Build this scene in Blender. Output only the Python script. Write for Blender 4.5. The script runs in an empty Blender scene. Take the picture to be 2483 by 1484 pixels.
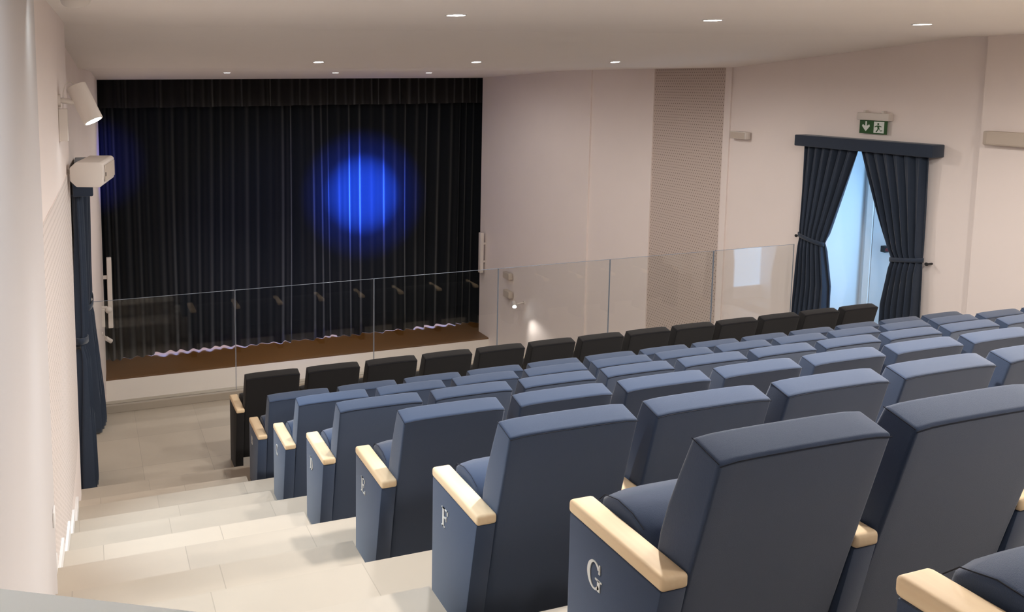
import bpy, bmesh, math, random
from mathutils import Vector, Matrix, Quaternion
random.seed(7)
PI = math.pi
SC = bpy.context.scene
COL = SC.collection

# ------------------------------------------------------------------ camera
cam_d = bpy.data.cameras.new('camera')
cam = bpy.data.objects.new('camera', cam_d); COL.objects.link(cam)
YAW, PIT, ROL = 0.28699372694, -0.10169521751, -0.00506340529
fw = Vector((math.sin(YAW)*math.cos(PIT), math.cos(YAW)*math.cos(PIT), math.sin(PIT)))
rt = Vector((math.cos(YAW), -math.sin(YAW), 0)); up = rt.cross(fw)
r2 = rt*math.cos(ROL) + up*math.sin(ROL); u2 = up*math.cos(ROL) - rt*math.sin(ROL)
cam.matrix_world = Matrix(((r2.x, u2.x, -fw.x, -1.28207306), (r2.y, u2.y, -fw.y, -6.06481827),
                           (r2.z, u2.z, -fw.z, 3.75682687), (0, 0, 0, 1)))
cam_d.sensor_width = 36; cam_d.sensor_fit = 'HORIZONTAL'
cam_d.lens = 36*1898.7/2483
cam_d.shift_x = 475.885/2483
cam_d.shift_y = -358.401/2483
cam_d.clip_start = 0.05
SC.camera = cam

# ------------------------------------------------------------------ world + exposure
w = bpy.data.worlds.new('world'); SC.world = w; w.use_nodes = True
w.node_tree.nodes['Background'].inputs[0].default_value = (0.9, 0.85, 0.8, 1)
w.node_tree.nodes['Background'].inputs[1].default_value = 0.05
vs = SC.view_settings
vs.view_transform = 'Standard'; vs.look = 'None'; vs.gamma = 1; vs.use_curve_mapping = False
vs.exposure = 0.36

def spot(name, loc, to, energy, color, angle, blend=0.5, size=0.05):
    d = bpy.data.lights.new(name, 'SPOT'); d.energy = energy; d.color = color
    d.spot_size = math.radians(angle); d.spot_blend = blend; d.shadow_soft_size = size
    o = bpy.data.objects.new(name, d); COL.objects.link(o); o.location = loc
    o.rotation_euler = (Vector(to)-Vector(loc)).to_track_quat('-Z', 'Y').to_euler()
    return o
def area(name, loc, to, energy, color, sx, sy):
    d = bpy.data.lights.new(name, 'AREA'); d.energy = energy; d.color = color
    d.shape = 'RECTANGLE'; d.size = sx; d.size_y = sy
    o = bpy.data.objects.new(name, d); COL.objects.link(o); o.location = loc
    o.rotation_euler = (Vector(to)-Vector(loc)).to_track_quat('-Z', 'Y').to_euler()
    return o
WARM = (1.0, 0.955, 0.91)
COOL = (0.72, 0.87, 1.0)
BLUE = (0.02, 0.10, 1.0)

# blue stage light on the curtain (its fitting hangs from the ceiling behind the viewer)
spot('blue_stage_beam', (3.6, -1.6, 3.95), (5.72, 13.2, 0.72), 300000, BLUE, 8.6, 1.0, 0.05)
spot('blue_stage_halo', (3.6, -1.6, 3.95), (5.72, 13.2, 0.72), 50000, BLUE, 13.5, 1.0, 0.05)
spot('blue_stage_wash', (3.9, -1.6, 3.95), (3.7, 13.2, -0.6), 1800, (0.10, 0.22, 1.0), 27, 1.0, 0.1)
spot('blue_side_beam', (3.4, -1.6, 3.95), (-0.95, 13.2, 1.7), 9000, (0.06, 0.10, 1.0), 9, 1.0, 0.1)
# daylight coming into the small lobby behind the right-hand door
area('lobby_daylight', (9.3, 1.25, 2.3), (9.2, 2.6, 1.0), 8, (0.36, 0.66, 1.0), 0.5, 0.9)
# light leaking from backstage under the hem of the stage curtain
area('backstage_strip', (3.9, 13.75, -2.5), (3.9, 13.5, -3.13), 420, (0.30, 0.42, 1.0), 10.0, 0.12)
# unseen fill at ceiling height, added to brighten the stalls and stage front
area('stalls_fill', (3.7, 6.0, 3.80), (3.7, 8.5, -3.0), 70, WARM, 5.0, 2.0)
for _x in (1.42, 3.70, 5.86):
    spot('stage_front_fill', (_x, 9.4, 3.80), (_x, 11.9, -3.5), 330, WARM, 62, 0.9, 0.06)  # extra beams by the farthest downlights, added to lift the stage front
# unseen fill behind the viewer, added for general ambient light
area('rear_fill', (3.2, -7.6, 4.12), (3.0, -7.0, 2.0), 10, WARM, 6.0, 0.8)

# ------------------------------------------------------------------ materials
def S(c):  # sRGB 0-255 -> linear
    return tuple(((v/255)/12.92 if v/255 <= 0.04045 else ((v/255+0.055)/1.055)**2.4) for v in c) + (1,)
class NT:
    def __init__(s, name):
        s.m = bpy.data.materials.new(name); s.m.use_nodes = True; s.t = s.m.node_tree
        s.b = s.t.nodes['Principled BSDF']; s.out = s.t.nodes['Material Output']
    def n(s, ty, **k):
        x = s.t.nodes.new(ty)
        for a, v in k.items(): setattr(x, a, v)
        return x
    def l(s, a, b): s.t.links.new(a, b)
    def math(s, op, a, b=None, c=None):
        x = s.n('ShaderNodeMath', operation=op)
        for i, v in enumerate((a, b, c)):
            if v is None: continue
            if isinstance(v, (int, float)): x.inputs[i].default_value = v
            else: s.l(v, x.inputs[i])
        return x.outputs[0]
    def mix(s, f, a, b):
        x = s.n('ShaderNodeMix', data_type='RGBA')
        if isinstance(f, (int, float)): x.inputs[0].default_value = f
        else: s.l(f, x.inputs[0])
        for i, v in ((6, a), (7, b)):
            if isinstance(v, tuple): x.inputs[i].default_value = v
            else: s.l(v, x.inputs[i])
        return x.outputs[2]
def plain(name, col, rough=0.6, var=0.06, scale=6.0, bump=0.0, bscale=200.0, sheen=0.0, spec=0.5, metal=0.0):
    k = NT(name); geo = k.n('ShaderNodeNewGeometry')
    no = k.n('ShaderNodeTexNoise'); no.inputs['Scale'].default_value = scale; no.inputs['Detail'].default_value = 4
    k.l(geo.outputs['Position'], no.inputs['Vector'])
    c1 = tuple(min(1, v*(1+var)) for v in col[:3])+(1,); c2 = tuple(v*(1-var) for v in col[:3])+(1,)
    k.l(k.mix(no.outputs[0], c2, c1), k.b.inputs['Base Color'])
    k.b.inputs['Roughness'].default_value = rough; k.b.inputs['Specular IOR Level'].default_value = spec
    k.b.inputs['Metallic'].default_value = metal
    if sheen:
        k.b.inputs['Sheen Weight'].default_value = sheen; k.b.inputs['Sheen Roughness'].default_value = 0.5
    if bump:
        nb = k.n('ShaderNodeTexNoise'); nb.inputs['Scale'].default_value = bscale; nb.inputs['Detail'].default_value = 2
        k.l(geo.outputs['Position'], nb.inputs['Vector'])
        bp = k.n('ShaderNodeBump'); bp.inputs['Strength'].default_value = bump; bp.inputs['Distance'].default_value = 0.002
        k.l(nb.outputs[0], bp.inputs['Height']); k.l(bp.outputs[0], k.b.inputs['Normal'])
    return k.m
def emis(name, col, st):
    k = NT(name); k.b.inputs['Base Color'].default_value = col
    k.b.inputs['Emission Color'].default_value = col; k.b.inputs['Emission Strength'].default_value = st
    return k.m
def perforated(name, col, hole, s=0.032, r=0.2):
    k = NT(name); geo = k.n('ShaderNodeNewGeometry'); sp = k.n('ShaderNodeSeparateXYZ')
    k.l(geo.outputs['Position'], sp.inputs[0])
    row = k.math('FLOOR', k.math('DIVIDE', sp.outputs[2], s))
    off = k.math('MULTIPLY', k.math('MODULO', row, 2.0), 0.5)
    fy = k.math('SUBTRACT', k.math('FRACT', k.math('ADD', k.math('DIVIDE', sp.outputs[1], s), off)), 0.5)
    fz = k.math('SUBTRACT', k.math('FRACT', k.math('DIVIDE', sp.outputs[2], s)), 0.5)
    d = k.math('SQRT', k.math('ADD', k.math('MULTIPLY', fy, fy), k.math('MULTIPLY', fz, fz)))
    h = k.math('LESS_THAN', d, r)
    k.l(k.mix(h, col, hole), k.b.inputs['Base Color']); k.b.inputs['Roughness'].default_value = 0.7
    return k.m
def tiles(name, col):
    k = NT(name); uv = k.n('ShaderNodeUVMap'); sp = k.n('ShaderNodeSeparateXYZ'); k.l(uv.outputs[0], sp.inputs[0])
    fu = k.math('FRACT', sp.outputs[0]); fv = k.math('FRACT', sp.outputs[1])
    ju = k.math('LESS_THAN', k.math('ABSOLUTE', k.math('SUBTRACT', fu, 0.5)), 0.4965)
    jv = k.math('LESS_THAN', k.math('ABSOLUTE', k.math('SUBTRACT', fv, 0.5)), 0.4965)
    ok = k.math('MULTIPLY', ju, jv)
    cmb = k.n('ShaderNodeCombineXYZ'); k.l(k.math('FLOOR', sp.outputs[0]), cmb.inputs[0]); k.l(k.math('FLOOR', sp.outputs[1]), cmb.inputs[1])
    wn = k.n('ShaderNodeTexWhiteNoise'); k.l(cmb.outputs[0], wn.inputs[0])
    geo = k.n('ShaderNodeNewGeometry'); no = k.n('ShaderNodeTexNoise'); no.inputs['Scale'].default_value = 3; no.inputs['Detail'].default_value = 6
    k.l(geo.outputs['Position'], no.inputs['Vector'])
    wt = k.n('ShaderNodeTexWhiteNoise', noise_dimensions='1D'); k.l(k.math('ADD', k.math('FLOOR', sp.outputs[1]), 0.37), wt.inputs['W'])
    f = k.math('ADD', k.math('ADD', k.math('MULTIPLY', wn.outputs[0], 0.25), k.math('MULTIPLY', no.outputs[0], 0.3)), k.math('MULTIPLY', wt.outputs[0], 0.45))
    dark = tuple(v*0.80 for v in col[:3])+(1,); lite = tuple(min(1, v*1.14) for v in col[:3])+(1,)
    base = k.mix(f, dark, lite)
    k.l(k.mix(ok, tuple(v*0.76 for v in col[:3])+(1,), base), k.b.inputs['Base Color'])
    k.b.inputs['Roughness'].default_value = 0.42; k.b.inputs['Specular IOR Level'].default_value = 0.4
    return k.m
def wood(name, c1, c2, rough=0.4, axis='Y', scale=14.0):
    k = NT(name); tc = k.n('ShaderNodeTexCoord'); mp = k.n('ShaderNodeMapping')
    mp.inputs['Scale'].default_value = (1, 0.06, 1) if axis == 'Y' else (0.06, 1, 1)
    k.l(tc.outputs['Object'], mp.inputs[0])
    no = k.n('ShaderNodeTexNoise'); no.inputs['Scale'].default_value = scale*4; no.inputs['Detail'].default_value = 5
    k.l(mp.outputs[0], no.inputs['Vector']); k.l(k.mix(no.outputs[0], c1, c2), k.b.inputs['Base Color'])
    k.b.inputs['Roughness'].default_value = rough
    return k.m
def glass(name):
    k = NT(name); k.t.nodes.remove(k.b)
    tr = k.n('ShaderNodeBsdfTransparent'); tr.inputs[0].default_value = (0.965, 0.975, 0.97, 1)
    gl = k.n('ShaderNodeBsdfGlossy'); gl.inputs['Roughness'].default_value = 0.0
    ge = k.n('ShaderNodeNewGeometry'); dp = k.n('ShaderNodeVectorMath', operation='DOT_PRODUCT')
    k.l(ge.outputs['Normal'], dp.inputs[0]); k.l(ge.outputs['Incoming'], dp.inputs[1])
    c = k.math('SUBTRACT', 1.0, k.math('ABSOLUTE', dp.outputs['Value']))
    f = k.math('ADD', 0.042, k.math('MULTIPLY', 0.958, k.math('POWER', c, 5.0)))
    mx = k.n('ShaderNodeMixShader'); k.l(f, mx.inputs[0]); k.l(tr.outputs[0], mx.inputs[1]); k.l(gl.outputs[0], mx.inputs[2])
    k.l(mx.outputs[0], k.out.inputs[0]); return k.m

M = dict(
    wall=plain('painted_wall', S((243, 231, 225)), 0.75, 0.02, 2.0, 0.08, 90),
    pillar=plain('painted_pillar', S((214, 208, 206)), 0.7, 0.02, 2.0),
    ceil=plain('ceiling_paint', S((249, 242, 236)), 0.85, 0.015, 1.5),
    white=plain('white_trim', S((238, 236, 234)), 0.45, 0.02),
    fitting=plain('off_white_plastic', S((222, 213, 205)), 0.5, 0.02),
    tile=tiles('stone_tile', S((188, 176, 160))),
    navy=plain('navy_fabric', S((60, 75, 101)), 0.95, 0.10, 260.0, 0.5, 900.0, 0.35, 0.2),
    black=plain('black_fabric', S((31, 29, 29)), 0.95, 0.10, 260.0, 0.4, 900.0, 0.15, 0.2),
    seam=plain('dark_thread', S((28, 32, 44)), 0.9, 0.02),
    beech=wood('beech_wood', S((238, 206, 164)), S((250, 226, 188)), 0.6, 'Y'),
    letter=plain('pale_metal_letter', S((226, 226, 222)), 0.4, 0.02),
    velvet=plain('dark_stage_velvet', S((20, 23, 28)), 0.95, 0.06, 40.0, 0.3, 400, 0.2, 0.1),
    velvet2=plain('dark_pelmet_velvet', S((27, 25, 25)), 0.95, 0.06, 40.0, 0.3, 400, 0.2, 0.1),
    drape=plain('blue_grey_drape', S((52, 61, 76)), 0.95, 0.08, 60.0, 0.3, 500, 0.25, 0.1),
    hem=plain('hem_tape', S((150, 150, 175)), 0.8, 0.02),
    stagewood=wood('stage_boards', S((88, 56, 20)), S((110, 72, 28)), 0.45, 'X', 4.0),
    stagefront=plain('stage_front_paint', S((240, 232, 224)), 0.7, 0.02),
    glass=glass('clear_glass'),
    gedge=plain('glass_edge', S((140, 150, 165)), 0.15, 0.02, spec=0.9),
    lamp=emis('lamp_lens', (1.0, 0.98, 0.93, 1), 30.0),
    lampc=emis('spot_lens', (0.85, 0.96, 1.0, 1), 22.0),
    perf=perforated('perforated_panel', S((206, 190, 180)), S((150, 134, 124)), 0.05, 0.2),
    perfl=perforated('perforated_side_panel', S((228, 217, 211)), S((190, 178, 170)), 0.045, 0.2),
    green=emis('exit_green', S((26, 72, 22)), 0.06),
    sgwhite=emis('exit_white', S((210, 212, 204)), 0.08),
    grey=plain('grey_counter_top', S((240, 246, 246)), 0.5, 0.01),
    door=plain('white_door', S((225, 232, 238)), 0.35, 0.01),
    red=plain('dark_red_bar', S((110, 40, 48)), 0.4, 0.02),
    dark=plain('dark_rubber', S((30, 30, 32)), 0.6, 0.02),
    grille=plain('speaker_grille', S((200, 186, 172)), 0.7, 0.03, 300, 0.3, 600),
)

# ------------------------------------------------------------------ mesh helpers
class MB:
    def __init__(s): s.bm = bmesh.new()
    def box(s, x0, x1, y0, y1, z0, z1):
        v = [s.bm.verts.new((x, y, z)) for x in (x0, x1) for y in (y0, y1) for z in (z0, z1)]
        for f in ((0, 1, 3, 2), (4, 6, 7, 5), (0, 4, 5, 1), (2, 3, 7, 6), (0, 2, 6, 4), (1, 5, 7, 3)):
            s.bm.faces.new([v[i] for i in f])
        return s
    def prism(s, poly, a0, a1, axis='x'):   # polygon in the two other axes, extruded along axis
        def P(a, b, c): return {'x': (a, b, c), 'y': (b, a, c), 'z': (b, c, a)}[axis]
        A = [s.bm.verts.new(P(a0, *q)) for q in poly]; B = [s.bm.verts.new(P(a1, *q)) for q in poly]
        n = len(poly); s.bm.faces.new(A); s.bm.faces.new(B[::-1])
        for i in range(n): s.bm.faces.new((A[i], A[(i+1) % n], B[(i+1) % n], B[i]))
        return s
    def cyl(s, p0, p1, r0, r1=None, seg=20, caps=True):
        r1 = r0 if r1 is None else r1; p0 = Vector(p0); p1 = Vector(p1); d = (p1-p0).normalized()
        q = d.to_track_quat('Z', 'Y'); ra, rb = [], []
        for i in range(seg):
            a = 2*PI*i/seg; c = Vector((math.cos(a), math.sin(a), 0)); c.rotate(q)
            ra.append(s.bm.verts.new(p0+c*r0)); rb.append(s.bm.verts.new(p1+c*r1))
        for i in range(seg):
            j = (i+1) % seg; s.bm.faces.new((ra[i], ra[j], rb[j], rb[i]))
        if caps: s.bm.faces.new(ra[::-1]); s.bm.faces.new(rb)
        return s
    def tube(s, pts, r, seg=8):
        pts = [Vector(p) for p in pts]; rings = []
        for i, p in enumerate(pts):
            d = (pts[min(i+1, len(pts)-1)]-pts[max(i-1, 0)]).normalized(); q = d.to_track_quat('Z', 'Y'); ring = []
            for k in range(seg):
                a = 2*PI*k/seg; c = Vector((math.cos(a), math.sin(a), 0)); c.rotate(q); ring.append(s.bm.verts.new(p+c*r))
            rings.append(ring)
        for a, b in zip(rings, rings[1:]):
            for k in range(seg):
                j = (k+1) % seg; s.bm.faces.new((a[k], a[j], b[j], b[k]))
        s.bm.faces.new(rings[0][::-1]); s.bm.faces.new(rings[-1]); return s
    def grid(s, fn, nu, nv):
        V = [[s.bm.verts.new(fn(i/nu, j/nv)) for j in range(nv+1)] for i in range(nu+1)]
        for i in range(nu):
            for j in range(nv): s.bm.faces.new((V[i][j], V[i+1][j], V[i+1][j+1], V[i][j+1]))
        return s
    def bevel(s, w, seg=2, ang=30):
        bmesh.ops.recalc_face_normals(s.bm, faces=s.bm.faces)
        e = [e for e in s.bm.edges if len(e.link_faces) == 2 and e.calc_face_angle(0) > math.radians(ang)]
        bmesh.ops.bevel(s.bm, geom=e, offset=w, offset_type='OFFSET', segments=seg, profile=0.5, affect='EDGES', clamp_overlap=True)
        return s
    def make(s, name, mat, parent=None, smooth=False, fixn=True):
        if fixn: bmesh.ops.recalc_face_normals(s.bm, faces=s.bm.faces)
        me = bpy.data.meshes.new(name); s.bm.to_mesh(me); s.bm.free()
        me.materials.append(mat)
        if smooth:
            for f in me.polygons: f.use_smooth = True
            try: me.set_sharp_from_angle(angle=math.radians(38))
            except Exception: pass
        o = bpy.data.objects.new(name, me); COL.objects.link(o)
        if parent is not None: o.parent = parent
        return o
def empty(name, loc=(0, 0, 0), rz=0.0):
    o = bpy.data.objects.new(name, None); COL.objects.link(o); o.location = loc; o.rotation_euler = (0, 0, rz)
    o.empty_display_size = 0.1; return o
def tag(o, label, cat, group=None):
    o['label'] = label; o['category'] = cat
    if group: o['group'] = group
    return o
def struct(o): o['kind'] = 'structure'; return o
def copy_tree(o, parent=None):
    c = o.copy(); COL.objects.link(c); c.parent = parent
    for ch in [q for q in ALLCH.get(o.name, [])]: copy_tree(ch, c)
    return c
ALLCH = {}
def index_children(root):
    for q in root.children_recursive: ALLCH.setdefault(q.parent.name, []).append(q)

# ------------------------------------------------------------------ room geometry data
XL, XR = -1.41, 8.87
ROWS = {'A': (0.9608, 0.1007), 'B': (0.0, 0.28), 'C': (-0.9173, 0.6273), 'D': (-1.8366, 0.9678), 'E': (-2.7781, 1.3157),
        'F': (-3.7003, 1.6602), 'G': (-4.6048, 2.0122), 'H': (-5.5145, 2.3681)}
NOSE = {'B': 0.60, 'C': -0.322, 'D': -1.246, 'E': -2.142, 'F': -3.045, 'G': -3.965, 'H': -4.93}
MID = {'C': 0.09, 'D': -0.807, 'E': -1.717, 'F': -2.612, 'G': -3.505, 'H': -4.44}
GY = 2.80            # glass line
YS, ZS, ZLOW = 12.05, -3.13, -4.0     # stage front, stage floor level, stalls floor level
YB = -9.0

# ------------------------------------------------------------------ floor: stepped platforms
bm = bmesh.new(); uvl = bm.loops.layers.uv.new('UVMap')
def quad(pts, uvs):
    f = bm.faces.new([bm.verts.new(p) for p in pts])
    for l, u in zip(f.loops, uvs): l[uvl].uv = u
def top(x0, x1, y0, y1, z, off, idx, vy=None):
    U = lambda x: (x-off)/0.66+40
    V = (lambda y: idx+0.5) if vy is None else (lambda y: (y-vy)/0.66+40)
    quad([(x0, y0, z), (x1, y0, z), (x1, y1, z), (x0, y1, z)], [(U(x0), V(y0)), (U(x1), V(y0)), (U(x1), V(y1)), (U(x0), V(y1))])
def riser(x0, x1, y, z0, z1, off, idx):
    U = lambda x: (x-off)/0.66+40
    quad([(x0, y, z0), (x1, y, z0), (x1, y, z1), (x0, y, z1)], [(U(x0), idx+.5), (U(x1), idx+.5), (U(x1), idx+.5), (U(x0), idx+.5)])
FX0, FX1 = -1.75, 9.2
def zr(r): return 0.0 if r == 'A' else ROWS[r][1]
top(FX0, FX1, NOSE['B'], GY+0.1, 0.0, -0.85, 0, 0.75)
seq = 'ABCDEFGH'
for i, r in enumerate(seq[1:], 1):
    zp, z = zr(seq[i-1]), zr(r)
    y0 = NOSE[seq[i+1]] if i+1 < len(seq) else YB
    top(FX0, FX1, y0, NOSE[r], z, -0.19, i*3)
    riser(FX0, FX1, NOSE[r], zp, z, -0.19, i*3+1)
    if r in MID:   # half steps in both aisles
        zm = (zp+z)/2
        for xa, xb in ((FX0, -0.085), (8.02, FX1)):
            top(xa, xb, NOSE[r], MID[r], zm, -0.745 if i % 2 else -0.60, i*3+2)
            riser(xa, xb, MID[r], zp, zm, -0.745, i*3+2)
        for xe, s in ((-0.085, 1), (8.02, -1)):
            quad([(xe, NOSE[r], zp), (xe, MID[r], zp), (xe, MID[r], zm), (xe, NOSE[r], zm)], [(0.5, 0.5)]*4)
me = bpy.data.meshes.new('floor'); bm.to_mesh(me); bm.free(); me.materials.append(M['tile'])
fl = bpy.data.objects.new('floor', me); COL.objects.link(fl); struct(fl)

# balcony kerb (glass stands in it) and the slab edge
k = MB().box(-1.45, XR, GY-0.05, GY+0.06, -0.0, 0.09).bevel(0.004, 1).make('trim_1', M['tile']); struct(k)
k = MB().box(-1.75, 9.2, GY+0.061, GY+0.10, -0.5, 0.085).make('trim_2', M['tile']); struct(k)
k = MB().box(-1.75, 9.2, GY+0.1, GY+0.12, ZLOW, -0.01).make('wall_stalls', M['wall']); struct(k)
k = MB().box(-1.75, 9.2, GY+0.12, YS, ZLOW-0.1, ZLOW).make('floor.001', M['tile']); struct(k)

# ------------------------------------------------------------------ stage
st = MB().box(-1.3, 9.3, YS, 16.0, ZS-0.04, ZS).make('stage_floor', M['stagewood']); struct(st)
st = MB().box(-1.3, 9.3, YS, YS+0.06, ZLOW, ZS-0.04).make('stage_front', M['stagefront']); struct(st)
st = MB().box(-1.6, 9.9, 16.0, 16.1, ZS, 5.0).make('wall_backstage', M['wall']); struct(st)

# ------------------------------------------------------------------ left wall
def wallL(name, pts, z0, z1, th=0.12, mat='wall'):   # pts = plan polyline, face towards +x
    poly = pts + [(min(p[0] for p in pts)-th, pts[-1][1]), (min(p[0] for p in pts)-th, pts[0][1])]
    return MB().prism(poly, z0, z1, 'z').make(name, M[mat])
o = wallL('wall_left', [(-1.525, YB), (-1.525, -2.6), (-1.505, -2.15), (-1.47, -1.3), (-1.435, -0.3), (-1.412, 0.52), (-1.50, 0.525),
                        (-1.46, 2.0), (-1.41, 2.85), (-1.25, 6.0), (-1.11, 9.5), (-0.985, 12.6), (-1.2, 12.62)], ZLOW, 4.35); struct(o)
o = MB().prism([(-1.475, -2.42), (-1.475, YB), (-1.60, YB), (-1.60, -2.42)], 1.2, 4.3, 'z').bevel(0.012, 3, 60).make('wall_pillar', M['pillar'], smooth=True); struct(o)
# perforated acoustic panel let into the left wall
def lx(y):
    P = [(-2.6, -1.525), (-2.15, -1.505), (-1.3, -1.47), (-0.3, -1.435), (0.52, -1.412)]
    for (a, b), (c, d) in zip(P, P[1:]):
        if y <= c: return b+(d-b)*(y-a)/(c-a)
    return P[-1][1]
ys = [-2.40, -2.15, -1.3, -0.3, 0.35]
pp = MB(); pa = [(lx(y)+0.006, y) for y in ys] + [(lx(y)-0.01, y) for y in reversed(ys)]
o = pp.prism(pa, 0.9, 3.05, 'z').make('trim_3', M['perfl']); struct(o)
# stepped skirting boards on the left wall
n = 4
for r, (ya, yb, z) in {'a': (MID['E'], NOSE['D']-0.02, 1.142), 'b': (NOSE['E'], MID['E']-0.0, 1.316), 'c': (NOSE['D'], MID['D'], 0.968), 'd': (MID['D'], NOSE['C'], 0.798),
                       'e': (MID['F'], NOSE['E'], 1.488)}.items():
    pass
for (yn, z) in ((NOSE['C'], zr('C')), (MID['D'], (zr('C')+zr('D'))/2), (NOSE['D'], zr('D')), (MID['E'], (zr('D')+zr('E'))/2), (NOSE['E'], zr('E'))):
    y1 = yn; y0 = yn-0.42
    a = MB(); a.prism([(lx(y0)-0.02, y0), (lx(y1)-0.02, y1), (lx(y1)+0.020, y1), (lx(y0)+0.020, y0)], z, z+0.085, 'z')
    o = a.bevel(0.003, 1).make('baseboard_left' if n == 4 else 'baseboard_left.%03d' % (n-4), M['white']); struct(o); n += 1

# ------------------------------------------------------------------ right wall (with door opening y 1.10..2.62)
D0, D1, DZ = 1.24, 2.62, 2.80
wr = MB()
wr.box(XR, XR+0.2, 0.5, D0, ZLOW, 4.35)
wr.box(XR, XR+0.2, D0, D1, DZ, 4.35)
wr.box(XR, XR+0.2, D0, D1, ZLOW, -0.02)
wr.box(XR, XR+0.2, D1, 4.26, ZLOW, 4.35)
wr.box(XR+0.03, XR+0.2, 4.26, 4.49, ZLOW, 4.35)
wr.box(XR, XR+0.2, 6.14, 7.98, ZLOW, 4.35)
wr.box(XR-0.035, XR+0.2, 7.98, 12.6, ZLOW, 4.35)
o = wr.make('wall_right', M['wall']); struct(o)
o = MB().box(XR-0.10, XR+0.2, YB, 0.5, ZLOW, 4.35).make('wall_right_rear', M['wall']); struct(o)
o = MB().box(XR+0.025, XR+0.2, 4.49, 6.14, ZLOW, 4.2).make('trim_4', M['perf']); struct(o)
o = MB().box(XR+0.002, XR+0.03, 4.33, 4.44, ZLOW, 3.92).make('trim_5', M['wall']); struct(o)
# rear wall
o = MB().box(-1.75, 9.2, YB-0.1, YB, 0, 4.35).make('wall_rear', M['wall']); struct(o)

# ------------------------------------------------------------------ ceiling
prof = [(YB, 4.2), (0.85, 4.205), (4.27, 3.90), (8.6, 3.90), (12.65, 3.748), (12.65, 4.4), (YB, 4.4)]
o = MB().prism(prof, -1.75, 9.2, 'x').make('ceiling', M['ceil']); struct(o)
o = MB().box(-1.6, 9.9, 12.65, 16.1, 5.0, 5.1).make('ceiling_stage', M['dark']); struct(o)

# ------------------------------------------------------------------ lobby behind the right door
lb = MB()
lb.box(XR+0.2, 9.80, D1, D1+0.08, -0.02, 2.9)
lb.box(XR+0.2, 9.82, D0-0.08, D0, -0.02, 2.9)
lb.box(9.74, 9.82, D0-0.08, D1+0.08, -0.02, 2.9)
lb.box(XR+0.2, 9.82, D0-0.08, D1+0.08, 2.9, 2.98)
o = lb.make('wall_lobby', M['door']); struct(o)
o = MB().box(XR, 9.82, D0, D1, -0.08, 0.0).make('floor.002', M['tile']); struct(o)
dr = empty('door_1', (9.73, 1.86, 0)); struct(dr)
MB().box(-0.045, -0.002, -0.70, 0.56, 0.005, 2.35).bevel(0.003, 1).make('door_leaf', M['door'], dr)
fr = MB(); fr.box(-0.06, -0.001, 0.57, 0.66, 0, 2.42); fr.box(-0.06, -0.001, -0.76, -0.705, 0, 2.42); fr.box(-0.06, -0.001, -0.76, 0.66, 2.36, 2.42)
fr.make('door_frame', M['white'], dr)
h = MB(); h.box(-0.13, -0.095, -0.12, 0.30, 1.265, 1.305).bevel(0.006, 2); hb = h.make('push_bar', M['red'], dr)
h = MB(); h.box(-0.13, -0.045, 0.30, 0.37, 1.24, 1.33).bevel(0.005, 1).make('bar_housing', M['dark'], dr)
MB().box(-0.13, -0.045, -0.19, -0.12, 1.24, 1.33).bevel(0.005, 1).make('bar_housing', M['dark'], dr)

wn = empty('added_window', (9.45, D0+0.001, 0)); struct(wn)  # window hidden from direct view, added to brighten the lobby and its reflection
MB().box(-0.36, 0.26, 0.002, 0.012, 0.22, 2.40).make('window_pane', emis('added_glow_pane', (0.42, 0.70, 1.0, 1), 3.4), wn)
MB().box(-0.40, -0.36, 0.0, 0.03, 0.16, 2.46).box(0.26, 0.29, 0.0, 0.03, 0.16, 2.46).box(-0.36, 0.26, 0.0, 0.03, 2.40, 2.46).box(-0.36, 0.26, 0.0, 0.05, 0.16, 0.22).make('window_frame', M['white'], wn)

# ------------------------------------------------------------------ downlights
def downlight(x, y, z, label, grp, slope=0.0, energy=60, r=0.06, ang=178):
    t = empty('downlight', (x, y, z)); t.rotation_euler = (slope, 0, 0); tag(t, label, 'ceiling light', grp)
    a = MB(); seg = 28
    for i in range(seg):
        a0, a1 = 2*PI*i/seg, 2*PI*(i+1)/seg
        P = lambda rr, zz, an: a.bm.verts.new((rr*math.cos(an), rr*math.sin(an), zz))
        for (ra, za, rb, zb) in ((r+0.012, 0.004, r+0.010, -0.006), (r+0.010, -0.006, r, -0.006), (r, -0.006, r-0.004, 0.004)):
            a.bm.faces.new((P(ra, za, a0), P(ra, za, a1), P(rb, zb, a1), P(rb, zb, a0)))
    bmesh.ops.remove_doubles(a.bm, verts=a.bm.verts, dist=1e-5)
    a.make('trim_ring', M['white'], t, smooth=True)
    MB().cyl((0, 0, -0.002), (0, 0, -0.0045), r-0.002, seg=28).make('lens', M['lamp'], t)
    if energy:
        spot('downlight_glow', (x, y, z-0.03), (x, y, z-2), energy, WARM, ang, 0.5, r)
    return t
names_x = ['left', 'middle', 'right']
for i, x in enumerate((1.28, 3.52, 5.76)):
    downlight(x, -0.93, 4.2015, 'round downlight in the high flat ceiling, %s of the three in the nearest row' % names_x[i], 'downlights in the flat ceiling above the seats', 0, 92, 0.066)
for i, (x, y) in enumerate(((1.59, 3.52), (3.80, 3.50), (5.98, 3.48))):
    downlight(x, y, 4.205-0.305*(y-0.85)/3.42-0.002, 'small round downlight in the sloping ceiling, %s of the three in the middle row' % names_x[i], 'downlights in the sloping ceiling', -0.089, 82, 0.062)
for i, (x, y) in enumerate(((1.42, 9.2), (3.70, 9.35), (5.86, 9.5))):
    downlight(x, y, 3.90-0.152*(y-8.6)/4.05-0.002, 'tiny round downlight near the stage curtain, %s of the three in the farthest row' % names_x[i], 'downlights nearest the stage', -0.0375, 60, 0.062)
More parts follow.
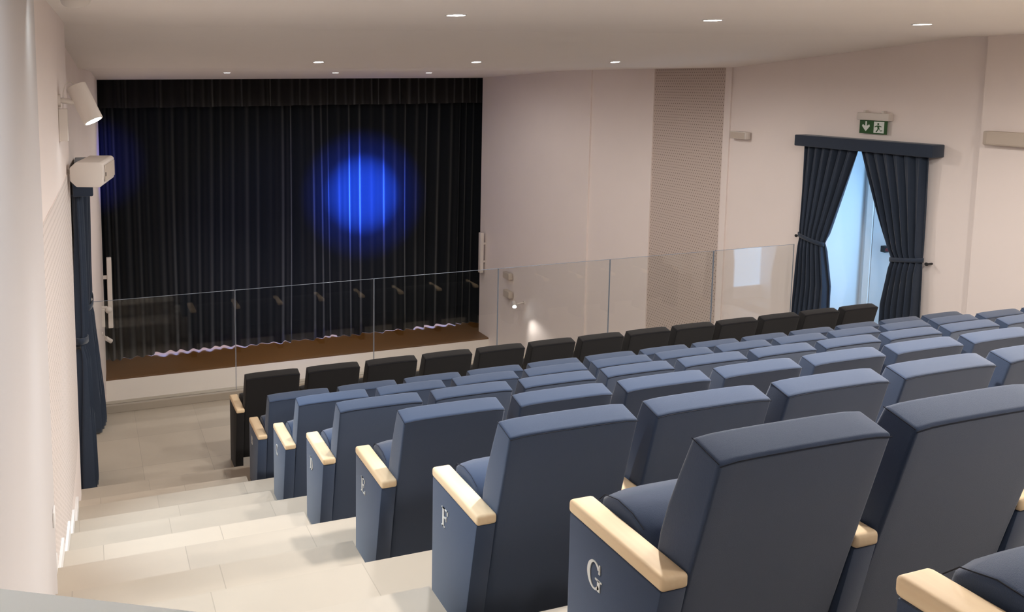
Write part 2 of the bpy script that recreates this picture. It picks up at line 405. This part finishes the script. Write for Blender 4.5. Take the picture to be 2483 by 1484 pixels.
# further downlights of the same grid, above and behind the viewer
for y, e in ((-3.2, 185), (-5.6, 38)):
    for i, x in enumerate((1.28, 3.52, 5.76)):
        spot('downlight_glow', (x, y, 4.17), (x, y, 2), e, WARM, 178, 0.5, 0.066)

# ------------------------------------------------------------------ theatre seats
def letter_mesh(ch):
    b = MB()
    def poly(pts): b.prism([(-(x-0.4)*0.075, (z-0.5)*0.078) for x, z in pts], 0.0, -0.0025, 'x')
    def rect(x0, z0, x1, z1): poly([(x0, z0), (x1, z0), (x1, z1), (x0, z1)])
    def arc(cx, cz, rx, rz, a0, a1, w0, w1, wm, n=18):
        for i in range(n):
            t0, t1 = i/n, (i+1)/n
            A, B = math.radians(a0+(a1-a0)*t0), math.radians(a0+(a1-a0)*t1)
            def W(t, an): return w0+(w1-w0)*t + wm*abs(math.cos(an))
            wa, wb = W(t0, A), W(t1, B)
            poly([(cx+rx*math.cos(A), cz+rz*math.sin(A)), (cx+rx*math.cos(B), cz+rz*math.sin(B)),
                  (cx+(rx-wb)*math.cos(B), cz+(rz-wb)*math.sin(B)), (cx+(rx-wa)*math.cos(A), cz+(rz-wa)*math.sin(A))])
    if ch in 'BDEFH':
        rect(0.14, 0, 0.30, 1); rect(0.04, 0, 0.40, 0.06); rect(0.04, 0.94, 0.40, 1)
    if ch == 'B':
        rect(0.28, 0.94, 0.45, 1); rect(0.28, 0.5, 0.45, 0.56); rect(0.28, 0, 0.45, 0.06)
        arc(0.42, 0.75, 0.27, 0.25, -90, 90, 0.05, 0.05, 0.09); arc(0.42, 0.28, 0.33, 0.28, -90, 90, 0.05, 0.05, 0.10)
    if ch == 'D':
        rect(0.28, 0.94, 0.38, 1); rect(0.28, 0, 0.38, 0.06); arc(0.36, 0.5, 0.42, 0.5, -90, 90, 0.06, 0.06, 0.11)
    if ch in 'EF':
        rect(0.28, 0.93, 0.72, 1); rect(0.28, 0.49, 0.56, 0.56); poly([(0.66, 0.76), (0.74, 0.76), (0.76, 1), (0.62, 1)]); rect(0.52, 0.40, 0.58, 0.65)
        if ch == 'E': rect(0.28, 0, 0.74, 0.07); poly([(0.64, 0), (0.78, 0), (0.80, 0.27), (0.72, 0.27)])
    if ch in 'CG':
        arc(0.44, 0.5, 0.40, 0.52, 42, 318, 0.05, 0.05, 0.11, 26)
        poly([(0.68, 0.66), (0.76, 0.66), (0.76, 1.0), (0.70, 1.0)])
        if ch == 'C': poly([(0.68, 0.34), (0.76, 0.34), (0.76, 0.02), (0.70, 0.02)])
        if ch == 'G': rect(0.62, 0.02, 0.77, 0.42); rect(0.50, 0.38, 0.86, 0.44)
    if ch == 'H':
        rect(0.56, 0, 0.72, 1); rect(0.46, 0, 0.82, 0.06); rect(0.46, 0.94, 0.82, 1); rect(0.28, 0.47, 0.6, 0.54)
    return b
def panel_mesh(zb):
    return MB().prism([(0.358, zb), (0.358, 0.516), (-0.008, 0.516), (0.088-0.2*zb*0, 0.0)] + ([(0.088, zb)] if zb < 0 else []), 0.0, 0.0762, 'x').bevel(0.004, 2)
def arm_mesh():
    return MB().box(-0.002, 0.078, -0.014, 0.364, 0.5165, 0.556).bevel(0.011, 3)
BP = [(0.000, 0.897), (-0.087, 0.871), (-0.047, 0.70), (0.010, 0.46), (0.060, 0.24), (0.113, 0.012), (0.150, 0.012),
      (0.085, 0.42), (0.092, 0.49), (0.104, 0.545), (0.096, 0.60), (0.072, 0.69), (0.035, 0.80)]
def back_mesh():
    b = MB(); nx = 10; X0, X1 = 0.0795, 0.6015; rings = []
    for i in range(nx+1):
        t = i/nx; x = X0+(X1-X0)*t; e = (2*t-1); ring = []
        for (y, z) in BP:
            dz = -0.006*e**8*max(0, (z-0.5)/0.4) + 0.002*(1-e*e)*(z > 0.85)
            dy = 0.0
            if z > 0.5 and y > 0.0-0.001 and z < 0.85: dy = 0.006*(1-e**4)
            ring.append(b.bm.verts.new((x, y+dy, z+dz)))
        rings.append(ring)
    m = len(BP)
    for a, c in zip(rings, rings[1:]):
        for k in range(m): b.bm.faces.new((a[k], a[(k+1) % m], c[(k+1) % m], c[k]))
    b.bm.faces.new(rings[0][::-1]); b.bm.faces.new(rings[-1])
    bmesh.ops.recalc_face_normals(b.bm, faces=b.bm.faces)
    e = [e for e in b.bm.edges if len(e.link_faces) == 2 and e.calc_face_angle(0) > math.radians(40)]
    bmesh.ops.bevel(b.bm, geom=e, offset=0.010, offset_type='OFFSET', segments=3, profile=0.6, affect='EDGES', clamp_overlap=True)
    return b
def cushion_mesh():   # tipped-up seat
    cp = [(0.352, 0.535), (0.345, 0.565), (0.318, 0.586), (0.270, 0.596), (0.215, 0.590), (0.165, 0.570), (0.135, 0.535), (0.128, 0.47),
          (0.140, 0.33), (0.165, 0.24), (0.215, 0.225), (0.262, 0.27), (0.305, 0.38), (0.338, 0.47)]
    b = MB(); nx = 8; X0, X1 = 0.088, 0.594; rings = []
    for i in range(nx+1):
        t = i/nx; x = X0+(X1-X0)*t; e = abs(2*t-1); s = 1-0.10*e**6; ring = []
        for (y, z) in cp: ring.append(b.bm.verts.new((x, 0.24+(y-0.24)*s, 0.42+(z-0.42)*(1-0.05*e**6))))
        rings.append(ring)
    m = len(cp)
    for a, c in zip(rings, rings[1:]):
        for k in range(m): b.bm.faces.new((a[k], a[(k+1) % m], c[(k+1) % m], c[k]))
    b.bm.faces.new(rings[0][::-1]); b.bm.faces.new(rings[-1])
    return b.bevel(0.012, 3, 50)
def seam_mesh():
    b = MB()
    b.tube([(0.0800, 0.002, 0.888), (0.0800, -0.040, 0.8755), (0.0800, -0.083, 0.8625)], 0.0012, 6)
    b.tube([(0.0800+0.5215*i/10, -0.0865, 0.864-0.006*((2*i/10-1)**8)+0.002*(1-(2*i/10-1)**2)) for i in range(11)], 0.0012, 6)
    return b
def cseam_mesh():
    b = MB(); b.tube([(0.0915, 0.350, 0.545), (0.0915, 0.325, 0.573), (0.0915, 0.27, 0.586), (0.0915, 0.21, 0.580), (0.0915, 0.165, 0.560)], 0.0012, 6); return b

def seat_proto(fab, zb):
    r = empty('theatre_seat')
    panel_mesh(zb).make('side_panel', fab, r, smooth=True)
    arm_mesh().make('armrest', M['beech'], r, smooth=True)
    bk = back_mesh().make('backrest', fab, r, smooth=True)
    seam_mesh().make('seam', M['seam'], bk)
    cu = cushion_mesh().make('seat_cushion', fab, r, smooth=True)
    cseam_mesh().make('seam', M['seam'], cu)
    MB().box(0.0765, 0.0885, 0.15, 0.23, 0.25, 0.31).make('hinge_bracket', M['dark'], r)
    MB().box(0.590, 0.6025, 0.15, 0.23, 0.25, 0.31).make('hinge_bracket', M['dark'], r)
    index_children(r)
    return r
ORD = ['aisle-end', 'second', 'third', 'fourth', 'fifth', 'sixth', 'seventh', 'eighth', 'ninth', 'tenth', 'eleventh', 'twelfth', 'thirteenth']
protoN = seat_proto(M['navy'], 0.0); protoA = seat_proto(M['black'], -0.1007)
usedN = usedA = False
COUNT = {'A': 13, 'B': 13, 'C': 13, 'D': 10, 'E': 8, 'F': 5, 'G': 3, 'H': 2}
for r in seq:
    y, z = ROWS[r]
    for kx in range(COUNT[r]):
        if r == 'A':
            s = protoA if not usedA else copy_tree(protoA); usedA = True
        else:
            s = protoN if not usedN else copy_tree(protoN); usedN = True
        s.location = (0.605*kx, y, z)
        if r == 'A':
            lab = ('black tip-up seat at the left aisle end of the front row facing the glass' if kx == 0 else
                   'black tip-up seat, %s from the left aisle in the front row facing the glass' % ORD[kx] if kx < 12 else
                   'black tip-up seat at the right end of the front row beside the curtained door')
            grp = 'black seats of the front row'
        else:
            lab = ('navy seat at the left aisle end, letter %s on its side panel' % r if kx == 0 else
                   'navy seat, %s from the left aisle in the row lettered %s' % (ORD[kx], r))
            grp = 'navy seats of the row lettered %s' % r
        tag(s, lab, 'theatre seat', grp)
        if kx == 0 and r != 'A':
            L = letter_mesh(r).make('row_letter', M['letter'], [c for c in (ALLCH.get(s.name) or s.children) if c.name.startswith('side_panel')][0])
            L.location = (-0.0005, 0.241, 0.406); L['label'] = 'pale metal letter %s' % r
        if kx == 12:
            zb = -0.1007 if r == 'A' else 0.0
            p = panel_mesh(zb).make('side_panel', M['black'] if r == 'A' else M['navy'], s, smooth=True); p.location = (0.605, 0, 0)
            p = arm_mesh().make('armrest', M['beech'], s, smooth=True); p.location = (0.605, 0, 0)

# ------------------------------------------------------------------ glass balustrade
gx = [-1.30, 0.338, 2.074, 3.792, 5.488, 7.21, 8.66]
gl = ['far left glass pane of the balustrade, beside the left door curtain', 'second glass pane from the left in the balustrade, before the blue-lit stage curtain',
      'third glass pane from the left in the balustrade, ending at the stage curtain edge',
      'fourth glass pane from the left in the balustrade, before the wall spotlight beyond',
      'fifth glass pane from the left in the balustrade, before the perforated wall panel', 'rightmost glass pane of the balustrade, ending at the right door curtain']
for i in range(6):
    t = tag(MB().box(gx[i]+0.006, gx[i+1]-0.006, GY-0.006, GY+0.006, 0.09, 1.293).make('glass_pane', M['glass']), gl[i], 'glass panel', 'glass balustrade panes before the front row')
    e = MB(); e.box(gx[i]+0.006, gx[i+1]-0.006, GY-0.006, GY+0.006, 1.2932, 1.2965)
    e.box(gx[i]+0.003, gx[i]+0.0058, GY-0.006, GY+0.006, 0.09, 1.2965); e.box(gx[i+1]-0.0058, gx[i+1]-0.003, GY-0.006, GY+0.006, 0.09, 1.2965)
    e.make('polished_edge', M['gedge'], t)

# ------------------------------------------------------------------ stage curtains
rs = random.Random(3)
def pleat_fn(x0, x1, spacing, amp):
    xs = [x0]; 
    while xs[-1] < x1: xs.append(xs[-1]+spacing*rs.uniform(0.65, 1.4))
    am = [amp*rs.uniform(0.55, 1.25) for _ in xs]
    def f(x):
        for i in range(len(xs)-1):
            if x < xs[i+1] or i == len(xs)-2:
                t = (x-xs[i])/(xs[i+1]-xs[i]); return am[i]*(0.5-0.5*math.cos(2*PI*t))
    return f
def lean(x, z, ph): return 0.02*math.sin(x*1.7+ph)*z
cx0, cx1 = -1.28, 9.5
pf = pleat_fn(cx0-1, cx1+1, 0.27, 0.15); pf2 = pleat_fn(cx0-1, cx1+1, 0.9, 0.05)
def hemz(x):
    g = 0.035+0.03*math.sin(x*1.1+0.6)+0.012*math.sin(x*4.1)
    if x < 0.2: g -= 0.05
    if 5.0 < x < 7.2: g -= 0.06
    return ZS+max(0.004, g)
def cur(u, v):
    x = cx0+(cx1-cx0)*u; z0 = hemz(x); z = z0+(4.99-z0)*v
    sway = 0.03*math.sin(3*x+2.2*v)
    return (x+sway*(1-v)*0.6, 13.42-pf(x+0.05*math.sin(v*2+x))*(1.0-0.25*v)-pf2(x), z)
c = MB().grid(cur, 700, 16); o = c.make('stage_curtain', M['velvet'], smooth=True, fixn=False)
o.modifiers.new('s', 'SOLIDIFY').thickness = 0.006
tag(o, 'full-width dark pleated stage curtain lit by a round blue spot', 'curtain')
pf3 = pleat_fn(cx0-1, cx1+1, 0.25, 0.10)
def pel(u, v):
    x = cx0+(cx1-cx0)*u; z0 = 3.085+0.006*math.sin(7*x); z = z0+(4.99-z0)*v
    return (x+0.03*math.sin(9*x)*(1-v), 12.90-pf3(x)*(1.0-0.3*v)-0.02*(1-v), z)
o = MB().grid(pel, 520, 5).make('stage_pelmet', M['velvet2'], smooth=True, fixn=False); o.modifiers.new('s', 'SOLIDIFY').thickness = 0.006
tag(o, 'short gathered dark valance hanging across the top of the stage curtain', 'curtain valance')

# ------------------------------------------------------------------ door curtains
def door_curtain(name, xw, side, ya, yb, label, grp, ph, flare=0.0):
    # ya = outer edge, yb = inner edge at the top; side=-1: hangs in front of the right wall, +1: left wall
    rr = random.Random(ph)
    P = [rr.uniform(0, 6.28) for _ in range(6)]
    sg = 1 if yb > ya else -1; W = abs(yb-ya)
    def f(u, v):
        z = 0.015+(2.744-0.015)*v
        tz = 1.39
        if z > tz:
            t = (z-tz)/(2.78-tz); wd = 0.40+(W-0.40)*(t**0.92); amp = 0.028+0.012*(1-t)
        else:
            t = (tz-z)/tz; wd = 0.40+0.10*min(1, t*2.2)+0.03*t; amp = 0.040+0.03*t
        off = 0.09+0.035*math.sin(PI*u)
        if abs(z-tz) < 0.12: amp *= 0.45+0.55*abs(z-tz)/0.12
        fold = math.sin(2*PI*6.5*u+P[0]+0.5*math.sin(2*z+P[1]))+0.4*math.sin(2*PI*13*u+P[2]+z)
        out = off+amp*fold+flare*max(0, (tz-z)/tz)*(1.0-0.5*u)
        outer = -0.05*max(0, (tz-z)/tz)*sg
        y = ya+outer+sg*wd*u
        return (xw+side*max(0.02, out), y, z)
    root = empty(name, (0, 0, 0))
    o = MB().grid(f, 110, 44).make('curtain_panel', M['drape'], root, smooth=True, fixn=False); o.modifiers.new('s', 'SOLIDIFY').thickness = 0.005
    # tie-back band round the gathered cloth
    b = MB(); n = 22; R1 = []; R2 = []
    cy = ya+sg*0.19
    for i in range(n):
        a = 2*PI*i/n; px = xw+side*(0.100+0.068*math.cos(a)); py = cy+0.215*math.sin(a)
        zt = 1.40-0.04*sg*math.sin(a)
        R1.append((px, py, zt+0.028)); R2.append((px, py, zt-0.028))
    vs1 = [b.bm.verts.new(p) for p in R1]; vs2 = [b.bm.verts.new(p) for p in R2]
    for i in range(n): b.bm.faces.new((vs1[i], vs1[(i+1) % n], vs2[(i+1) % n], vs2[i]))
    t = b.make('tie_back', M['drape'], root, smooth=True); t.modifiers.new('s', 'SOLIDIFY').thickness = 0.010
    MB().cyl((xw, ya-sg*0.06, 1.40), (xw+side*0.09, ya-sg*0.06, 1.40), 0.012).cyl((xw+side*0.09, ya-sg*0.06, 1.40), (xw+side*0.10, ya-sg*0.06, 1.40), 0.022).make('tie_hook', M['dark'], root)
    return tag(root, label, 'curtain', grp)
door_curtain('door_curtain', XR, -1, 2.82, 1.99, 'dark blue curtain tied back on the stage side of the right-hand doorway', 'curtains of the right doorway', 11)
door_curtain('door_curtain.001', XR, -1, 1.06, 1.97, 'dark blue curtain tied back on the rear side of the right-hand doorway', 'curtains of the right doorway', 12)
door_curtain('door_curtain.002', -1.42, 1, 2.72, 1.93, 'blue-grey curtain at the left wall, the one beside the glass balustrade', 'curtains of the left doorway', 13, 0.10)
door_curtain('door_curtain.003', -1.48, 1, 1.02, 1.90, 'blue-grey curtain at the left wall, the one nearer the aisle steps', 'curtains of the left doorway', 14, 0.0)
def pelmet(name, x0, x1, label):
    o = MB().box(x0, x1, 0.95, 2.90, 2.745, 2.905).bevel(0.012, 2).make(name, M['drape'], smooth=True)
    return tag(o, label, 'curtain pelmet')
pelmet('door_pelmet', XR-0.21, XR-0.002, 'dark blue fabric-covered pelmet box above the right doorway')
pelmet('door_pelmet.001', -1.40, -1.23, 'dark blue pelmet box over the left doorway, mostly hidden behind the loudspeaker')

# ------------------------------------------------------------------ exit sign
t = tag(empty('exit_sign', (XR, 1.85, 3.125)), 'green and white emergency exit sign above the right curtained doorway', 'exit sign')
h = MB(); h.box(-0.09, -0.001, -0.235, 0.21, 0.035, 0.135).bevel(0.012, 2).make('housing', M['fitting'], t, smooth=True)
h = MB(); h.box(-0.07, -0.02, 0.10, 0.13, 0.135, 0.165); h.box(-0.07, -0.02, -0.15, -0.12, 0.135, 0.165); h.make('bracket', M['fitting'], t)
h = MB().box(-0.052, -0.040, -0.19, 0.185, -0.145, 0.033).make('sign_plate', M['green'], t)
a = MB()
a.prism([(0.105, 0.02), (0.085, 0.02), (0.085, -0.045), (0.05, -0.02), (0.04, -0.045), (0.095, -0.115), (0.150, -0.045), (0.140, -0.02), (0.105, -0.045)], -0.0535, -0.0522, 'x')
a.make('arrow', M['sgwhite'], h)
a = MB().box(-0.0535, -0.0522, -0.155, -0.015, -0.130, 0.020).make('door_symbol', M['sgwhite'], h)
m = MB()
m.cyl((-0.0538, -0.075, -0.010), (-0.0548, -0.075, -0.010), 0.013)
for pl in ([(-0.060, -0.03), (-0.088, -0.03), (-0.095, -0.075), (-0.070, -0.078)], [(-0.060, -0.03), (-0.025, -0.045), (-0.028, -0.056), (-0.066, -0.044)],
           [(-0.088, -0.03), (-0.122, -0.040), (-0.120, -0.052), (-0.088, -0.044)], [(-0.070, -0.075), (-0.045, -0.115), (-0.058, -0.122), (-0.086, -0.078)],
           [(-0.082, -0.075), (-0.108, -0.095), (-0.134, -0.090), (-0.134, -0.102), (-0.104, -0.107), (-0.095, -0.075)]):
    m.prism(pl, -0.0548, -0.0538, 'x')
m.make('running_figure', M['green'], h)

# ------------------------------------------------------------------ wall fittings
def wall_spot(name, base, head_c, aim, label, grp=None, r=0.05, L=0.20, energy=0, ang=60, plate=True):
    t = tag(empty(name, base), label, 'spotlight', grp); B = Vector(base); c = Vector(head_c)-B; d = (Vector(aim)-Vector(head_c)).normalized()
    sx = 1 if c.x > 0 else -1
    MB().cyl((0, 0, 0), (sx*0.018, 0, 0), 0.042).make('wall_plate', M['fitting'], t, smooth=True)
    MB().cyl((sx*0.015, 0, 0), tuple(c), r*0.27).make('arm', M['fitting'], t, smooth=True)
    a = MB(); p0 = c-d*L*0.5; p1 = c+d*L*0.5
    q = d.to_track_quat('Z', 'Y'); seg = 28
    rings = []
    for (s, rr) in ((-0.5, r*0.9), (-0.48, r), (0.5, r), (0.5, r*0.86), (0.46, r*0.84)):
        ring = []
        for i in range(seg):
            an = 2*PI*i/seg; v = Vector((math.cos(an)*rr, math.sin(an)*rr, 0)); v.rotate(q); ring.append(a.bm.verts.new(c+d*L*s+v))
        rings.append(ring)
    for A, Bq in zip(rings, rings[1:]):
        for i in range(seg): a.bm.faces.new((A[i], A[(i+1) % seg], Bq[(i+1) % seg], Bq[i]))
    a.bm.faces.new(rings[0][::-1]); hd = a.make('lamp_head', M['fitting'], t, smooth=True)
    MB().cyl(tuple(c+d*L*0.455), tuple(c+d*L*0.47), r*0.84, seg=28).make('lens', M['lampc'], hd)
    if energy: spot(name+'_beam', tuple(Vector(head_c)+d*(L*0.5+0.01)), aim, energy, COOL, ang, 0.6, r*0.7)
    return t
t = wall_spot('wall_spotlight', (-1.447, -0.6, 3.62), (-1.276, -0.6, 3.597), (-0.876, -0.85, 2.70), 'white cylindrical spotlight on an arm high on the left wall, above the loudspeaker', r=0.066, L=0.265, energy=0)
spot('wall_spot_beam', (-1.20, -0.65, 3.44), (-0.40, -1.30, 1.3), 210, COOL, 66, 0.8, 0.04)
MB().box(0.0, 0.06, -0.04, 0.04, -0.27, -0.055).bevel(0.004, 1).make('driver_box', M['fitting'], t)
MB().tube([(0.03, 0.0, -0.06), (0.035, 0.01, 0.05), (0.05, 0.01, 0.105), (0.085, 0.01, 0.12), (0.12, 0.0, 0.10)], 0.003, 6).make('cable', M['fitting'], t)

t = wall_spot('wall_spotlight.001', (-1.500, -3.05, 4.12), (-1.305, -3.0, 4.115), (-1.25, -2.6, 3.6), 'white spotlight cut by the top edge of the picture at upper left', r=0.055, L=0.16, energy=0)
spot('wall_spot_beam', (-1.24, -2.95, 4.03), (-0.3, -3.6, 1.4), 150, COOL, 68, 0.9, 0.035)
# wash on the near pillar
spot('pillar_wash', (-0.35, -4.9, 4.16), (-1.47, -4.6, 3.9), 40, COOL, 80, 1.0, 0.08)

# loudspeaker on the left wall
t = tag(empty('loudspeaker', (-1.283, 0.02, 3.055), -0.20), 'boxy off-white loudspeaker with cut corners on the left wall below the spotlight', 'loudspeaker')
oc = [(-0.118, -0.055), (-0.118, 0.045), (-0.070, 0.088), (0.105, 0.086), (0.124, 0.070), (0.128, 0.0), (0.120, -0.090), (0.098, -0.106), (-0.072, -0.100)]
MB().prism(oc, -0.02, 0.50, 'y').bevel(0.008, 2).make('cabinet', M['fitting'], t, smooth=True)
MB().box(0.1275, 0.134, 0.05, 0.46, -0.07, 0.055).bevel(0.004, 1).make('grille', M['grille'], t)
MB().box(0.134, 0.136, 0.05, 0.07, -0.03, 0.0).make('badge', M['dark'], t)
MB().box(-0.19, -0.118, 0.12, 0.18, -0.02, 0.02).make('wall_bracket', M['fitting'], t)

# small fittings on the right wall
def wall_box(name, x1, y0, y1, z0, z1, dep, label, cat, mat='fitting', side=-1):
    yc, zc = (y0+y1)/2, (z0+z1)/2; t = tag(empty(name, (x1, yc, zc)), label, cat); hy, hz = (y1-y0)/2, (z1-z0)/2
    a, b = sorted((side*0.03, side*dep))
    MB().box(a, b, -hy, hy, -hz, hz).bevel(0.014, 2).make('cabinet', M[mat], t, smooth=True)
    a, b = sorted((side*dep, side*(dep+0.006)))
    MB().box(a, b, -hy*0.86, hy*0.86, -hz*0.8, hz*0.8).make('grille', M['grille'], t)
    a, b = sorted((0, side*0.03)); MB().box(a, b, -0.03, 0.03, -0.03, 0.03).make('bracket', M['fitting'], t)
    return t
wall_box('wall_speaker', XR, 3.86, 4.19, 2.755, 2.875, 0.13, 'small beige speaker box on the right wall between perforated panel and exit sign', 'loudspeaker')
wall_box('wall_speaker.001', XR-0.10, -0.25, 0.40, 2.955, 3.115, 0.12, 'long beige wall box cut by the right edge of the picture', 'loudspeaker', 'grille')
# fittings beside the stage, below balcony level, on both side walls
wall_box('wall_speaker.002', XR-0.035, 10.85, 11.15, -1.26, -1.10, 0.14, 'small box speaker on the right wall seen through the glass, upper of two', 'loudspeaker', 'grille')
wall_box('wall_speaker.003', XR-0.035, 10.82, 11.12, -1.73, -1.55, 0.14, 'small box speaker on the right wall seen through the glass, just above the lit lamp', 'loudspeaker', 'grille')
wall_spot('wall_spotlight.002', (XR-0.035, 10.35, -1.70), (8.62, 10.45, -1.76), (8.25, 9.6, -2.15), 'lit spotlight on the right wall seen through the fourth glass pane', r=0.055, L=0.17, energy=0)
spot('stalls_spot_beam', (8.52, 10.2, -1.85), (8.86, 8.9, -3.6), 20, (1, 0.95, 0.9), 90, 0.8, 0.03)
def column(name, x, y, z0, z1, side, label):
    t = tag(empty(name, (x, y, z0)), label, 'loudspeaker'); H = z1-z0
    MB().box(-0.05, 0.05, -0.06, 0.06, 0, H).bevel(0.012, 2).make('cabinet', M['fitting'], t, smooth=True)
    MB().box(-0.040, 0.040, -0.066, -0.0602, 0.04, H-0.04).make('grille', M['fitting'], t)
    a, b = sorted((0.05*side, 0.13*side))
    MB().box(a, b, -0.02, 0.02, H*0.25, H*0.3).box(a, b, -0.02, 0.02, H*0.7, H*0.75).make('bracket', M['fitting'], t)
    return t
column('column_speaker', -0.885, 10.9, -1.55, -0.02, -1, 'slim white column loudspeaker beside the left edge of the stage')
column('column_speaker.001', 8.72, 12.33, -1.42, -0.34, 1, 'slim pale column loudspeaker beside the right edge of the stage')
wall_spot('wall_spotlight.003', (-1.085, 10.1, -1.42), (-0.955, 10.3, -1.62), (-0.5, 10.6, -2.05), 'small white spotlight below the column loudspeaker at the left of the stage', r=0.045, L=0.16, energy=0)
t = tag(empty('projector_bracket', (-1.03, 10.45, -1.05)), 'white round-jointed camera fitting on the left wall seen through the glass', 'wall fitting')
MB().box(-0.07, 0.07, -0.03, 0.03, 0.06, 0.10).bevel(0.004, 1).make('arm', M['fitting'], t)
b = MB(); bmesh.ops.create_uvsphere(b.bm, u_segments=20, v_segments=12, radius=0.075); b.make('joint', M['fitting'], t, smooth=True).location = (0.10, 0, 0.02)
MB().box(-0.07, 0.02, -0.05, 0.05, -0.33, 0.06).bevel(0.006, 1).make('body', M['fitting'], t)

# wall socket at the foot of the pillar
t = tag(MB().box(-1.4745, -1.466, -2.62, -2.55, 1.80, 1.87).bevel(0.002, 1).make('wall_socket', M['white']), 'small white socket low on the near left pillar', 'socket')

# ------------------------------------------------------------------ grey counter in the bottom left corner
t = tag(empty('side_counter', (-1.28, -5.02, 2.3681), math.atan2(-0.137, 0.275)), 'pale grey counter top cutting across the bottom left corner', 'counter')
MB().prism([(-0.215, 0.0), (1.1, 0.0), (1.1, -0.40), (-0.015, -0.40)], 0.655, 0.6819, 'z').bevel(0.002, 1).make('worktop', M['grey'], t)
MB().prism([(-0.190, -0.04), (1.05, -0.04), (1.05, -0.38), (-0.020, -0.38)], 0.0, 0.655, 'z').make('cabinet', M['white'], t)
